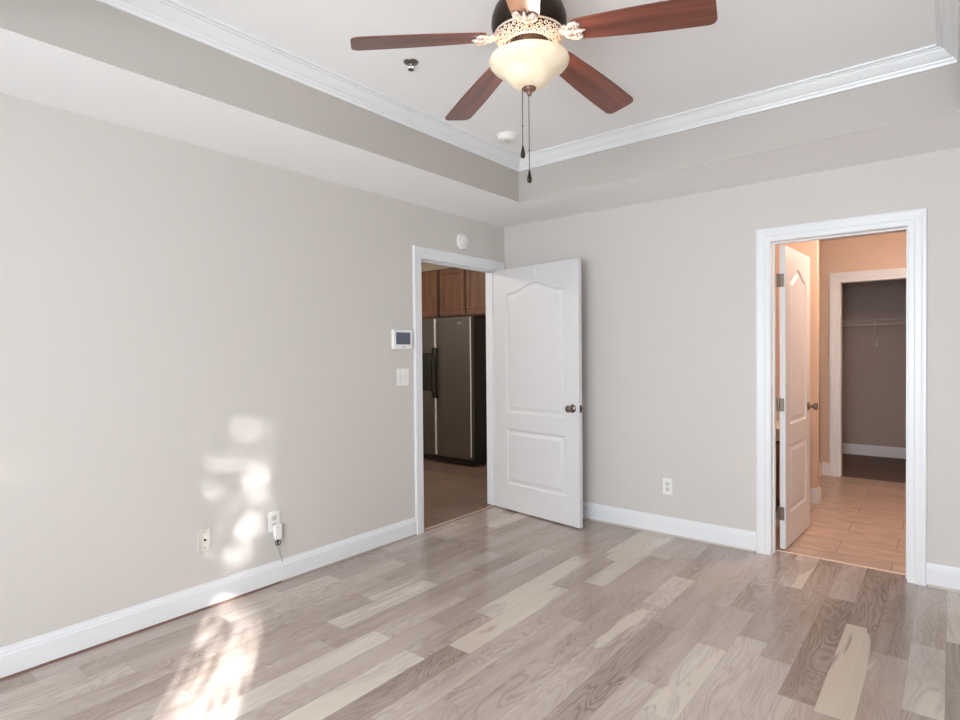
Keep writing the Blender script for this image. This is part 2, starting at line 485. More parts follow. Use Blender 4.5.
# bathroom doorway (opening x 2.167..2.866)
bm = B()
casing_profile_boxes(bm, 2.160, 2.878, 2.048, 0.088, lambda a, z, d: Vector((a, -d, z)))
casing_profile_boxes(bm, 2.160, 2.878, 2.048, 0.088, lambda a, z, d: Vector((a, 0.12+d, z)))
box(bm, 2.143, 2.158, 0, 0.12, 0, 2.060); box(bm, 2.880, 2.895, 0, 0.12, 0, 2.060); box(bm, 2.158, 2.880, 0, 0.12, 2.048, 2.060)
box(bm, 2.158, 2.169, 0.045, 0.08, 0, 2.048); box(bm, 2.869, 2.880, 0.045, 0.08, 0, 2.048); box(bm, 2.169, 2.869, 0.045, 0.08, 2.038, 2.048)
struct('trim_9', bm, TRIM)

# ------------------------------------------------------------------ moulded two-panel doors
def door_leaf_bm(Wd, Hd, T, z0=0.0):
    bm = B()
    st = 0.135 if Wd > 0.8 else 0.115
    def outline(kind, ins):
        x0, x1 = st+ins, Wd-st-ins
        if kind == 'up': b, t, h = 0.82+ins, 1.825-ins, 0.072
        else: b, t, h = 0.215+ins, 0.685-ins, 0.0
        pts = [(x0, b), (x1, b), (x1, t)]
        n = 20
        for i in range(1, n):
            s = i/n
            x = x1+(x0-x1)*s
            z = t + h*(0.5-0.5*math.cos(2*PI*s))**1.35
            pts.append((x, z))
        pts.append((x0, t))
        return pts
    steps = [(0.0, 0.0), (0.005, 0.002), (0.013, 0.011), (0.022, 0.012), (0.032, 0.010), (0.050, 0.0015)]
    for side in (0, 1):
        yo = 0.0 if side == 0 else T
        sg = 1 if side == 0 else -1
        def V(x, z, d): return bm.verts.new((x, yo+sg*d, z+z0))
        outer = [(0, 0), (Wd, 0), (Wd, Hd), (0, Hd)]
        loops = [outer]; rings0 = []
        for kind in ('up', 'lo'):
            loops.append(outline(kind, 0)[::-1])
        allv = []
        for lp in loops: allv.append([V(x, z, 0) for x, z in lp])
        flat = [v for l in allv for v in l]
        for tri in tessellate_polygon([[Vector((x, z, 0)) for x, z in lp] for lp in loops]):
            try: bm.faces.new([flat[i] for i in tri])
            except ValueError: pass
        for kind, l0 in zip(('up', 'lo'), allv[1:]):
            prev = l0[::-1]
            for ins, d in steps[1:]:
                cur = [V(x, z, d) for x, z in outline(kind, ins)]
                n = len(cur)
                for i in range(n):
                    j = (i+1) % n
                    bm.faces.new((prev[i], prev[j], cur[j], cur[i]))
                prev = cur
            bm.faces.new(prev)
        if side == 0: o0 = allv[0]
        else: o1 = allv[0]
    for i in range(4):
        j = (i+1) % 4
        bm.faces.new((o0[i], o0[j], o1[j], o1[i]))
    return bm

def knob(parent, x, y0, sgn, z, m, name='door_knob'):
    """round knob on a face at local y0 pointing sgn*y."""
    bm = B()
    M = Matrix.Translation((x, y0, z)) @ Matrix.Rotation(-sgn*PI/2, 4, 'X')
    lathe(bm, [(0, 0), (0.032, 0), (0.032, 0.003), (0.026, 0.008), (0.014, 0.011), (0.011, 0.018), (0.011, 0.030), (0.018, 0.036),
               (0.026, 0.043), (0.028, 0.052), (0.025, 0.060), (0.016, 0.065), (0, 0.067)], 28, M)
    return obj(name, bm, m, parent, smooth='all')

def hinge_bm(x, y, z, w1, w2, T):
    bm = B()
    return bm

# bedroom door, hinge pivot on the back-wall side of the kitchen doorway, swung open to 97 degrees
bd_ang = math.atan2(-0.278+0.148, 0.900-0.006)
bd = thing('bedroom_door', 'white two-panel arched door swung open from the kitchen doorway, bronze knob', 'door', (0.010, -0.165, 0.012), bd_ang)
lf = obj('door_leaf', door_leaf_bm(0.905, 2.032, 0.035), DOORW, bd, smooth=True, angle=0.35)
# leaf local: x along, y 0 = camera-side face, y .035 = far face
knob(bd, 0.842, 0.0, -1, 0.90, PEWTER)
knob(bd, 0.842, 0.035, 1, 0.90, PEWTER)
bm = B(); box(bm, 0.905, 0.9065, 0.006, 0.029, 0.872, 0.928); box(bm, 0.9065, 0.914, 0.011, 0.024, 0.892, 0.908)
obj('latch', bm, BRONZE, bd, bevel=0.0008)
for z in (0.22, 1.0, 1.78):
    bm = B(); tube(bm, [(-0.006, 0.038, z-0.045), (-0.006, 0.038, z+0.045)], 0.0065, 12)
    box(bm, -0.0015, 0.0, 0.002, 0.036, z-0.044, z+0.044)
    obj('hinge', bm, BRONZE, bd, smooth=True)
bm = B(); tube(bm, [(0.47, -0.001, 1.985), (0.47, -0.012, 1.982), (0.47, -0.014, 1.965), (0.47, -0.005, 1.958)], 0.0022, 6)
box(bm, 0.462, 0.478, -0.002, 0.0, 1.955, 1.995)
obj('coat_hook', bm, TRIM, bd)

# bathroom door, opened into the bathroom
bt_ang = math.radians(87.6)
bt = thing('bathroom_door', 'white two-panel arched door opened into the bathroom on three metal hinges', 'door', (2.217, 0.135, 0.012), bt_ang)
obj('door_leaf', door_leaf_bm(0.695, 2.026, 0.035), DOORW, bt, smooth=True, angle=0.35)
knob(bt, 0.630, 0.0, -1, 0.91, PEWTER)
knob(bt, 0.630, 0.035, 1, 0.91, PEWTER)
for z in (0.235, 0.965, 1.795):
    bm = B()
    tube(bm, [(-0.006, 0.040, z-0.045), (-0.006, 0.040, z+0.045)], 0.0065, 12)
    box(bm, -0.0025, 0.0, 0.008, 0.037, z-0.044, z+0.044)
    # plate screwed to the jamb
    box(bm, -0.012, -0.004, 0.040, 0.050, z-0.044, z+0.044)
    for dz in (-0.03, 0, 0.03): tube(bm, [(-0.003, 0.016+0.008*(dz != 0), z+dz), (-0.0035, 0.016+0.008*(dz != 0), z+dz)], 0.003, 8)
    obj('hinge', bm, PEWTER, bt, smooth=True)

# thresholds
bm = B(); sweep(bm, [(-0.012, 0), (0.012, 0), (0.008, 0.005), (-0.008, 0.005)], (-0.030, -1.036, 0), (-0.030, -0.127, 0), (1, 0, 0))
struct('trim_10', bm, mat('threshold_wood', ncol(196, 178, 160), 0.35))
bm = B(); sweep(bm, [(-0.012, 0), (0.012, 0), (0.008, 0.005), (-0.008, 0.005)], (2.158, 0.120, 0), (2.880, 0.120, 0), (0, 1, 0))
struct('trim_11', bm, mat('threshold_metal', ncol(214, 190, 170), 0.3))

# ------------------------------------------------------------------ kitchen beyond the left doorway
def plank_tile(name, c1, c2, cm, w, h, rough, rot=0.0, mortar=0.004):
    m = bpy.data.materials.new(name); m.use_nodes = True
    nt = m.node_tree; p = nt.nodes['Principled BSDF']; L = nt.links
    tc = nt.nodes.new('ShaderNodeTexCoord'); mp = nt.nodes.new('ShaderNodeMapping'); mp.inputs['Rotation'].default_value = (0, 0, rot)
    L.new(tc.outputs['Object'], mp.inputs[0])
    br = nt.nodes.new('ShaderNodeTexBrick'); br.inputs['Scale'].default_value = 1.0
    br.inputs['Color1'].default_value = c1; br.inputs['Color2'].default_value = c2; br.inputs['Mortar'].default_value = cm
    br.inputs['Brick Width'].default_value = w; br.inputs['Row Height'].default_value = h
    br.inputs['Mortar Size'].default_value = mortar; br.inputs['Mortar Smooth'].default_value = 0.3
    L.new(mp.outputs[0], br.inputs['Vector'])
    mp2 = nt.nodes.new('ShaderNodeMapping'); mp2.inputs['Scale'].default_value = (1, 4, 1); L.new(mp.outputs[0], mp2.inputs[0])
    nz = nt.nodes.new('ShaderNodeTexNoise'); nz.inputs['Scale'].default_value = 5; nz.inputs['Detail'].default_value = 5; L.new(mp2.outputs[0], nz.inputs['Vector'])
    mx = nt.nodes.new('ShaderNodeMix'); mx.data_type = 'RGBA'; mx.blend_type = 'MULTIPLY'; mx.inputs[0].default_value = 1.0
    cr = nt.nodes.new('ShaderNodeValToRGB'); cr.color_ramp.elements[0].color = (0.72, 0.72, 0.72, 1); cr.color_ramp.elements[1].color = (1.1, 1.1, 1.1, 1)
    cr.color_ramp.elements[0].position = 0.3; cr.color_ramp.elements[1].position = 0.7
    L.new(nz.outputs['Fac'], cr.inputs[0]); L.new(br.outputs['Color'], mx.inputs[6]); L.new(cr.outputs[0], mx.inputs[7])
    L.new(mx.outputs[2], p.inputs['Base Color']); p.inputs['Roughness'].default_value = rough
    return m
KF = plank_tile('kitchen_boards', ncol(150, 128, 112), ncol(128, 108, 94), ncol(96, 80, 70), 1.1, 0.15, 0.35)
bm = B(); box(bm, -4.6, -0.025, -3.0, 2.0, -0.12, -0.001); struct('floor_kitchen', bm, KF)
KW = mat('kitchen_paint', ncol(214, 200, 182), 0.6)
bm = B(); box(bm, -4.72, -4.6, -3.0, 2.0, -0.1, ZTOP); struct('wall_kitchen_left', bm, KW)
bm = B(); box(bm, -4.6, -0.12, 1.90, 2.0, -0.1, ZTOP); struct('wall_kitchen_back', bm, KW)
bm = B(); box(bm, -4.72, -0.12, -3.12, -3.0, -0.1, ZTOP); struct('wall_kitchen_front', bm, KW)
bm = B(); box(bm, -0.12, -0.0, 0.12, 2.0, -0.1, ZTOP); struct('wall_kitchen_right', bm, KW)
bm = B(); box(bm, -4.72, -0.12, -3.12, 2.0, ZTOP-0.11, ZTOP+0.02); struct('ceiling_kitchen', bm, CEIL)

# refrigerator
def steel():
    m = bpy.data.materials.new('brushed_steel'); m.use_nodes = True
    nt = m.node_tree; p = nt.nodes['Principled BSDF']; L = nt.links
    tc = nt.nodes.new('ShaderNodeTexCoord'); mp = nt.nodes.new('ShaderNodeMapping'); mp.inputs['Scale'].default_value = (1, 1, 90)
    L.new(tc.outputs['Object'], mp.inputs[0])
    nz = nt.nodes.new('ShaderNodeTexNoise'); nz.inputs['Scale'].default_value = 6; L.new(mp.outputs[0], nz.inputs['Vector'])
    cr = nt.nodes.new('ShaderNodeMapRange'); cr.inputs[3].default_value = 0.30; cr.inputs[4].default_value = 0.44
    L.new(nz.outputs['Fac'], cr.inputs[0]); L.new(cr.outputs[0], p.inputs['Roughness'])
    p.inputs['Base Color'].default_value = (0.17, 0.165, 0.16, 1); p.inputs['Metallic'].default_value = 0.9
    return m
STEEL = steel()
fx0, fx1, fy = -2.155, -1.248, 1.02
fr = thing('refrigerator', 'side-by-side stainless steel refrigerator with black sides seen through the kitchen doorway', 'refrigerator', ((fx0+fx1)/2, 1.46, 0))
def rel(x, y): return x-(fx0+fx1)/2, y-1.46
ax, ay = rel(fx0, fy)
bx_, by_ = rel(fx1, 1.86)
bm = B(); box(bm, ax+0.004, bx_, ay+0.07, by_, 0.03, 1.765); obj('cabinet_body', bm, BLK, fr, bevel=0.006)
bm = B(); box(bm, ax+0.01, bx_-0.006, ay+0.03, ay+0.07, 0.02, 0.08)
for i in range(5): box(bm, ax+0.05, bx_-0.05, ay+0.024, ay+0.03, 0.032+i*0.013, 0.038+i*0.013)
obj('base_grille', bm, BLK, fr, bevel=0.002)
split = -1.822-(fx0+fx1)/2
def fdoor(x0, x1, nm):
    bm = B(); box(bm, x0, x1, ay, ay+0.064, 0.085, 1.765)
    d = obj(nm, bm, STEEL, fr, smooth=True, bevel=0.012, seg=4)
    return d
dl = fdoor(ax, split-0.016, 'freezer_door'); dr = fdoor(split+0.016, bx_, 'fridge_door')
# black recess strips along the meeting edges
for nm, x0, x1, par in (('edge_trim', split-0.016, split-0.002, dl), ('edge_trim', split+0.002, split+0.016, dr)):
    bm = B(); box(bm, x0, x1, ay+0.012, ay+0.060, 0.088, 1.762); obj(nm, bm, BLK, par, bevel=0.003)
for s, par in ((-1, dl), (1, dr)):
    bm = B()
    pts = []
    for i in range(15):
        t = i/14; z = 0.79+t*0.61
        pts.append((split+s*0.030, ay-0.004-0.042*math.sin(PI*t)**0.6, z))
    tube(bm, pts, [0.013]*15, 10); obj('handle', bm, BLK, par, smooth='all')
    if s > 0:
        for z0, z1 in ((0.10, 0.79), (1.40, 1.755)):
            bm = B(); box(bm, split-0.012, split+0.014, ay-0.004, ay+0.012, z0, z1); obj('chrome_strip', bm, STRIP, par, bevel=0.003)
bm = B(); box(bm, ax+0.05, split-0.05, ay-0.004, ay, 0.87, 1.34); obj('water_dispenser', bm, BLK, dl, bevel=0.003)
bm = B(); ball(bm, (split-0.075, ay-0.006, 1.27), 0.008); obj('dispenser_light', bm, CHROME, dl, smooth='all')
bm = B(); box(bm, bx_-0.018, bx_-0.004, ay-0.004, ay, 0.12, 1.755); obj('chrome_strip', bm, STRIP, dr, bevel=0.0015)
bm = B(); lathe(bm, [(0, 0), (0.020, 0), (0.018, 0.003), (0, 0.004)], 24, Matrix.Translation((-1.432-(fx0+fx1)/2, ay, 1.69)) @ Matrix.Rotation(PI/2, 4, 'X') @ Matrix.Diagonal((1.4, 0.7, 1, 1)))
obj('oval_badge', bm, CHROME, dr, smooth=True)

# wall cabinets over the refrigerator
CABW = wood_mat('cherry_cabinet', (0.13, 0.058, 0.032), (0.24, 0.11, 0.062), 0.38, axis=2, scale=18, stretch=0.12)
CABD = wood_mat('cherry_frame', (0.06, 0.026, 0.016), (0.10, 0.045, 0.026), 0.45, axis=2, scale=18, stretch=0.12)
def shaker(parent, x0, x1, z0, z1, yf, knobx):
    bm = B(); s = 0.055
    box(bm, x0, x0+s, yf, yf+0.02, z0, z1); box(bm, x1-s, x1, yf, yf+0.02, z0, z1)
    box(bm, x0+s, x1-s, yf, yf+0.02, z0, z0+s); box(bm, x0+s, x1-s, yf, yf+0.02, z1-s, z1)
    # sunk panel with chamfered surround
    i0 = (x0+s, x1-s, z0+s, z1-s); i1 = (x0+s+0.012, x1-s-0.012, z0+s+0.012, z1-s-0.012)
    def ring(r, y): return [bm.verts.new((a, y, b)) for a, b in ((r[0], r[2]), (r[1], r[2]), (r[1], r[3]), (r[0], r[3]))]
    q0, q1 = ring(i0, yf+0.002), ring(i1, yf+0.010)
    for i in range(4): bm.faces.new((q0[i], q0[(i+1) % 4], q1[(i+1) % 4], q1[i]))
    bm.faces.new(q1)
    d = obj('cabinet_door', bm, CABW, parent, bevel=0.002)
    if knobx is not None:
        bm = B(); lathe(bm, [(0, 0), (0.007, 0), (0.006, 0.008), (0.013, 0.014), (0.014, 0.020), (0.008, 0.025), (0, 0.026)], 18,
                        Matrix.Translation((knobx, yf, z0+0.08)) @ Matrix.Rotation(PI/2, 4, 'X'))
        obj('knob', bm, CHROME, d, smooth='all')
def cabinet(name, label, x0, x1, z0, z1, doors, cy=1.30):
    t = thing(name, label, 'cabinet', ((x0+x1)/2, 1.6, z0))
    ox, oy, oz = (x0+x1)/2, 1.6, z0
    bm = B(); box(bm, x0-ox, x1-ox, cy+0.021-oy, 1.90-oy, 0, z1-z0); obj('cabinet_box', bm, CABD, t, bevel=0.002)
    for d0, d1, kx in doors: shaker(t, d0-ox, d1-ox, 0.018, z1-z0-0.018, cy-oy, None if kx is None else kx-ox)
    return t
cabinet('wall_cabinet', 'two-door brown cabinet directly above the steel refrigerator with small round knobs', -2.015, -1.125, 1.79, 2.41,
        [(-2.000, -1.580, -1.602), (-1.560, -1.140, -1.520)])
cabinet('wall_cabinet', 'brown cabinet at the left end of the row above the freezer door', -2.93, -2.03, 1.79, 2.41,
        [(-2.905, -2.50, -2.53), (-2.48, -2.045, -2.45)])

# ------------------------------------------------------------------ bathroom and closet beyond the right doorway
BTILE = plank_tile('bath_tile', ncol(214, 190, 172), ncol(200, 174, 156), ncol(160, 138, 124), 0.62, 0.30, 0.28, rot=PI*0.0, mortar=0.004)
bm = B(); box(bm, 0.9, 3.9, 0.1201, 3.02, -0.12, -0.001); box(bm, 2.143, 2.895, 0.0, 0.1201, -0.12, -0.001); struct('floor_bathroom', bm, BTILE)
CARP = mat('closet_floor', ncol(120, 102, 92), 0.6, bump=0.3, bscale=200, var=0.2, vscale=8)
bm = B(); box(bm, 0.9, 3.9, 3.02, 4.75, -0.12, -0.001); struct('floor_closet', bm, CARP)
BW = mat('bath_paint', ncol(222, 198, 178), 0.6, spec=0.3)
bm = B(); box(bm, 0.9, 2.165, 1.62, 1.74, 0, 2.50); struct('wall_stub', bm, BW)
bm = B(); box(bm, 0.78, 0.9, 0.12, 4.75, -0.1, 2.5); struct('wall_bath_left', bm, BW)
bm = B(); box(bm, 3.40, 3.52, 0.12, 2.99, -0.1, 2.5); struct('wall_bath_right', bm, BW)
bm = B()
box(bm, 0.9, 2.155, 2.99, 3.11, 0, 2.5); box(bm, 2.90, 3.40, 2.99, 3.11, 0, 2.5); box(bm, 2.155, 2.90, 2.99, 3.11, 2.055, 2.5)
struct('wall_closet_front', bm, [BW])
CW = mat('closet_wall_shaded', ncol(174, 160, 154), 0.65)  # room wall paint, with the closet's shade put into the colour
bm = B(); box(bm, 0.9, 3.52, 4.60, 4.75, -0.1, 2.5); struct('wall_closet_back', bm, CW)
bm = B(); box(bm, 3.40, 3.52, 2.99, 4.60, -0.1, 2.5); struct('wall_closet_right', bm, CW)
bm = B(); box(bm, 0.78, 3.52, 0.12, 4.75, 2.50, 2.60); struct('ceiling_bathroom', bm, CEIL)
# closet casing
bm = B()
casing_profile_boxes(bm, 2.172, 2.885, 2.040, 0.105, lambda a, z, d: Vector((a, 2.99-d, z)))
box(bm, 2.155, 2.170, 2.99, 3.11, 0, 2.055); box(bm, 2.887, 2.90, 2.99, 3.11, 0, 2.055); box(bm, 2.170, 2.887, 2.99, 3.11, 2.042, 2.055)
struct('trim_12', bm, TRIM)
bm = B()
sweep(bm, bp, (0.9, 1.62, 0), (2.165, 1.62, 0), (0, -1, 0), mb=-1); sweep(bm, bp, (2.165, 1.62, 0), (2.165, 1.74, 0), (1, 0, 0), ma=-1)
struct('baseboard_stub', bm, TRIM)
bm = B(); sweep(bm, bp, (2.0, 2.99, 0), (2.067, 2.99, 0), (0, -1, 0)); struct('baseboard_closet_front', bm, TRIM)
bm = B(); sweep(bm, bp, (0.9, 4.60, 0), (3.40, 4.60, 0), (0, -1, 0)); struct('baseboard_closet_back', bm, TRIM)
# closet wire shelf with rod and bracket
WIRE = mat('wire_coating', ncol(205, 196, 190), 0.4)
sf = thing('wire_shelf', 'white wire closet shelf with hanging rod on the closet back wall', 'shelf', (2.15, 4.45, 1.69))
bm = B()
for y in (-0.15, -0.05, 0.05, 0.145): tube(bm, [(-1.2, y, 0), (1.2, y, 0)], 0.0045, 6)
tube(bm, [(-1.2, -0.155, -0.03), (1.2, -0.155, -0.03)], 0.0045, 6)
for i in range(95):
    x = -1.2+i*0.0255
    tube(bm, [(x, 0.148, 0.004), (x, -0.153, 0.004), (x, -0.155, -0.03)], 0.0018, 4)
obj('wire_grid', bm, WIRE, sf)
bm = B(); tube(bm, [(-1.2, -0.12, -0.055), (1.2, -0.12, -0.055)], 0.011, 10); obj('hanging_rod', bm, WIRE, sf, smooth=True)
for x in (0.20, -0.75):
    bm = B(); tube(bm, [(x, -0.15, -0.006), (x, 0.142, -0.28)], 0.006, 6); box(bm, x-0.012, x+0.012, 0.138, 0.148, -0.31, -0.25)
    box(bm, x-0.004, x+0.004, -0.135, -0.105, -0.05, -0.002)
    obj('bracket', bm, WIRE, sf)
# shower enclosure left of the closet door
sh_ = thing('shower_door', 'framed glass shower door seen edge-on left of the closet doorway', 'shower door', (2.0, 2.36, 0))
bm = B(); box(bm, -0.06, 0.0, -0.62, 0.63, 0, 0.12); obj('curb', bm, TRIM, sh_, bevel=0.006)
bm = B()
for y0, y1 in ((-0.62, -0.59), (0.595, 0.625), (0.02, 0.045)): box(bm, -0.04, -0.015, y0, y1, 0.12, 1.87)
box(bm, -0.04, -0.015, -0.59, 0.595, 0.12, 0.15); box(bm, -0.04, -0.015, -0.59, 0.595, 1.84, 1.87)
obj('metal_frame', bm, CHROME, sh_, bevel=0.003)
bm = B(); box(bm, -0.030, -0.026, -0.585, 0.59, 0.15, 1.84)
obj('glass_panel', bm, mat('shower_glass', (0.06, 0.05, 0.045), 0.08, spec=0.8), sh_)
bm = B(); tube(bm, [(-0.015, 0.09, 1.0), (0.03, 0.09, 1.0), (0.03, 0.09, 1.2), (-0.015, 0.09, 1.2)], 0.007, 8); obj('handle', bm, CHROME, sh_, smooth=True)
# vanity behind the bathroom door
vn = thing('bathroom_vanity', 'dark wood vanity with a cream counter glimpsed through the bathroom door hinge gap', 'vanity', (1.53, 1.30, 0))
bm = B(); box(bm, -0.60, 0.55, -0.22, 0.30, 0.09, 0.60); box(bm, -0.57, 0.52, -0.17, 0.30, 0, 0.09); obj('vanity_body', bm, CABD, vn, bevel=0.003)
for x0 in (-0.58, -0.01):
    bm = B(); box(bm, x0, x0+0.55, -0.24, -0.221, 0.12, 0.58); d_ = obj('cabinet_door', bm, CABW, vn, bevel=0.004)
bm = B(); box(bm, -0.62, 0.57, -0.25, 0.30, 0.60, 0.70); box(bm, -0.62, 0.57, 0.30, 0.32, 0.60, 0.80); obj('countertop', bm, IVORY, vn, bevel=0.006)
# ------------------------------------------------------------------ lamps of the side rooms
def dome(name, label, loc, col, power, rad=0.05):
    t = thing(name, label, 'ceiling light', loc)
    bm = B(); lathe(bm, [(0, 0), (0.15, 0), (0.15, -0.012), (0.14, -0.02), (0, -0.02)], 32); obj('base_plate', bm, CHROME, t, smooth=True)
    bm = B(); lathe(bm, [(0.135, -0.02), (0.13, -0.045), (0.10, -0.075), (0.05, -0.092), (0, -0.096)], 32)
    obj('glass_dome', bm, mat('lit_dome', (0.9, 0.85, 0.75), 0.4, emit=col, es=2.0), t, smooth='all')
    d = bpy.data.lights.new(name, 'POINT'); d.energy = power; d.color = col; d.shadow_soft_size = rad
    l = bpy.data.objects.new('bulb', d); COL.objects.link(l); l.parent = t; l.location = (0, 0, -0.16)
    return t
dome('bath_ceiling_light', 'round frosted ceiling light in the bathroom', (2.92, 1.18, 2.50), (1.0, 0.75, 0.61), 50)
dome('kitchen_ceiling_light', 'round frosted ceiling light in the kitchen', (-2.2, -1.2, 2.75), (1.0, 0.90, 0.82), 88)

# ------------------------------------------------------------------ wall devices
# mounted on left wall (x = 0): local x outwards; use M that maps (u, v, d) -> (d, y+u, z+v)
def on_left(y, z): return (0.0, y, z), Matrix(((0, 0, 1, 0), (1, 0, 0, 0), (0, 1, 0, 0), (0, 0, 0, 1)))
ML = Matrix(((0, 0, 1, 0), (1, 0, 0, 0), (0, 1, 0, 0), (0, 0, 0, 1)))     # u->y v->z d->x
MB_ = Matrix(((1, 0, 0, 0), (0, 0, -1, 0), (0, 1, 0, 0), (0, 0, 0, 1)))   # u->x v->z d->-y

def rplate(w, h, d0, d1, M, u=0, v=0):
    bm = B(); box(bm, u-w/2, u+w/2, v-h/2, v+h/2, d0, d1, M=M); return bm

# motion sensor / round alarm over the kitchen doorway
t = thing('wall_alarm', 'small round white alarm on the left wall above the kitchen doorway', 'alarm', (0, -0.578, 2.240))
bm = B(); lathe(bm, [(0, 0), (0.064, 0), (0.064, 0.012), (0.059, 0.021), (0.046, 0.024), (0.043, 0.018), (0.0, 0.018)], 36, ML); obj('housing', bm, PLATE, t, smooth=True)
bm = B(); lathe(bm, [(0, 0.018), (0.034, 0.018), (0.030, 0.030), (0.016, 0.035), (0, 0.035)], 30, ML); obj('sounder_cap', bm, PLATE, t, smooth=True)
bm = B(); box(bm, 0.004, 0.020, -0.016, -0.006, 0.028, 0.037, M=ML); obj('test_button', bm, IVORY, t)
# thermostat
t = thing('thermostat', 'white wall thermostat with a grey-blue screen beside the kitchen doorway', 'thermostat', (0, -1.259, 1.441))
obj('housing', rplate(0.186, 0.140, 0.0, 0.028, ML), PLATE, t, bevel=0.008, seg=3)
obj('screen', rplate(0.138, 0.086, 0.028, 0.0288, ML, 0.0, 0.008), SCREEN, t)
bm = B(); box(bm, -0.012, 0.012, -0.055, -0.049, 0.028, 0.030, M=ML); obj('button', bm, FABCORD, t)
# light switch
t = thing('light_switch', 'white light switch plate on the left wall below the thermostat', 'light switch', (0, -1.244, 1.172))
obj('plate', rplate(0.116, 0.124, 0.0, 0.006, ML), PLATE, t, bevel=0.003)
for u in (-0.023, 0.023):
    bm = B(); box(bm, u-0.006, u+0.006, -0.014, 0.014, 0.006, 0.008, M=ML); box(bm, u-0.004, u+0.004, -0.002, 0.009, 0.007, 0.018, M=ML)
    obj('toggle', bm, IVORY, t, bevel=0.001)
for u in (-0.023, 0.023):
    for v in (-0.03, 0.03):
        bm = B(); tube(bm, [ML @ Vector((u, v, 0.005)), ML @ Vector((u, v, 0.0068))], 0.0028, 8); obj('screw', bm, FABCORD, t)
# coax plate
t = thing('cable_jack', 'ivory cable jack plate low on the left wall in the sunlight', 'wall jack', (0, -2.690, 0.366))
obj('plate', rplate(0.070, 0.115, 0.0, 0.006, ML), IVORY, t, bevel=0.003)
bm = B(); tube(bm, [ML @ Vector((0, 0, 0.005)), ML @ Vector((0, 0, 0.016))], 0.0055, 10); obj('coaxial_socket', bm, BRONZE, t)
for v in (-0.041, 0.041):
    bm = B(); tube(bm, [ML @ Vector((0, v, 0.005)), ML @ Vector((0, v, 0.0075))], 0.0035, 8); obj('screw', bm, PEWTER, t)
def outlet(label, loc, M):
    t = thing('wall_outlet', label, 'outlet', loc)
    obj('plate', rplate(0.073, 0.118, 0.0, 0.006, M), PLATE, t, bevel=0.003)
    for v in (-0.0195, 0.0195):
        bm = B(); lathe(bm, [(0, 0.006), (0.0165, 0.006), (0.016, 0.0085), (0, 0.0085)], 24, M @ Matrix.Translation((0, v, 0)))
        r = obj('receptacle', bm, IVORY, t, smooth=True)
        bm = B()
        for u in (-0.006, 0.006): box(bm, u-0.0012, u+0.0012, v-0.001, v+0.007, 0.0085, 0.0089, M=M)
        tube(bm, [M @ Vector((0, v-0.008, 0.0084)), M @ Vector((0, v-0.008, 0.0090))], 0.0022, 8)
        obj('slots', bm, DARK, r)
    return t
outlet('white outlet on the left wall holding a plugged-in adapter', (0, -2.282, 0.368), ML)
outlet('white outlet on the back wall between the open door and the bathroom doorway', (1.467, 0, 0.353), MB_)
# plug-in adapter with dangling cord
t = thing('power_adapter', 'white power adapter plugged into the left wall outlet with dangling cord', 'adapter', (0, -2.272, 0.322))
bm = B(); box(bm, -0.021, 0.021, -0.055, 0.030, 0.0090, 0.038, M=ML); obj('adapter_body', bm, PLATE, t, bevel=0.005, seg=3)
bm = B(); tube(bm, [(0.024, 0, -0.055), (0.024, 0.0, -0.070), (0.022, 0.001, -0.086)], 0.0045, 8)
for i in range(26):
    pass
loop = [(0.026+0.0*math.cos(a), 0.0+0.016*math.sin(a), -0.078+0.014*math.cos(a)) for a in [k*2*PI/18 for k in range(19)]]
tube(bm, loop, 0.0026, 6)
obj('strain_relief', bm, DARK, t, smooth=True)
bm = B(); tube(bm, [(0.022, 0.001, -0.086), (0.020, 0.006, -0.115), (0.019, 0.017, -0.150), (0.018, 0.026, -0.176), (0.017, 0.032, -0.198)], 0.0024, 6)
obj('cord', bm, FABCORD, t, smooth=True)

# sprinkler and smoke detector on the tray ceiling
t = thing('fire_sprinkler', 'small metal fire sprinkler head in the tray ceiling below the left fan blade', 'sprinkler', (1.054, -2.16, ZT))
bm = B(); lathe(bm, [(0, 0), (0.036, 0), (0.034, -0.004), (0.020, -0.007), (0.014, -0.010), (0, -0.010)], 28); obj('escutcheon', bm, PEWTER, t, smooth=True)
bm = B(); lathe(bm, [(0.009, -0.008), (0.009, -0.02), (0, -0.02)], 16)
tube(bm, [(0.008, 0, -0.018), (0.013, 0, -0.026), (0.004, 0, -0.035)], 0.0028, 6); tube(bm, [(-0.008, 0, -0.018), (-0.013, 0, -0.026), (-0.004, 0, -0.035)], 0.0028, 6)
obj('frame_arms', bm, CHROME, t, smooth=True)
bm = B(); lathe(bm, [(0, -0.034), (0.006, -0.034), (0.015, -0.036), (0.015, -0.038), (0, -0.038)], 20); obj('deflector', bm, PEWTER, t, smooth=True)
t = thing('smoke_detector', 'round white smoke detector on the tray ceiling near the far corner', 'smoke detector', (0.846, -1.10, ZT))
bm = B(); lathe(bm, [(0, 0), (0.066, 0), (0.066, -0.010), (0.062, -0.013), (0.060, -0.030), (0.052, -0.038), (0.028, -0.041), (0.026, -0.038), (0, -0.038)], 40); obj('housing', bm, PLATE, t, smooth=True)
bm = B(); lathe(bm, [(0, -0.038), (0.020, -0.038), (0.017, -0.042), (0, -0.043)], 24); obj('test_button', bm, IVORY, t, smooth=True)

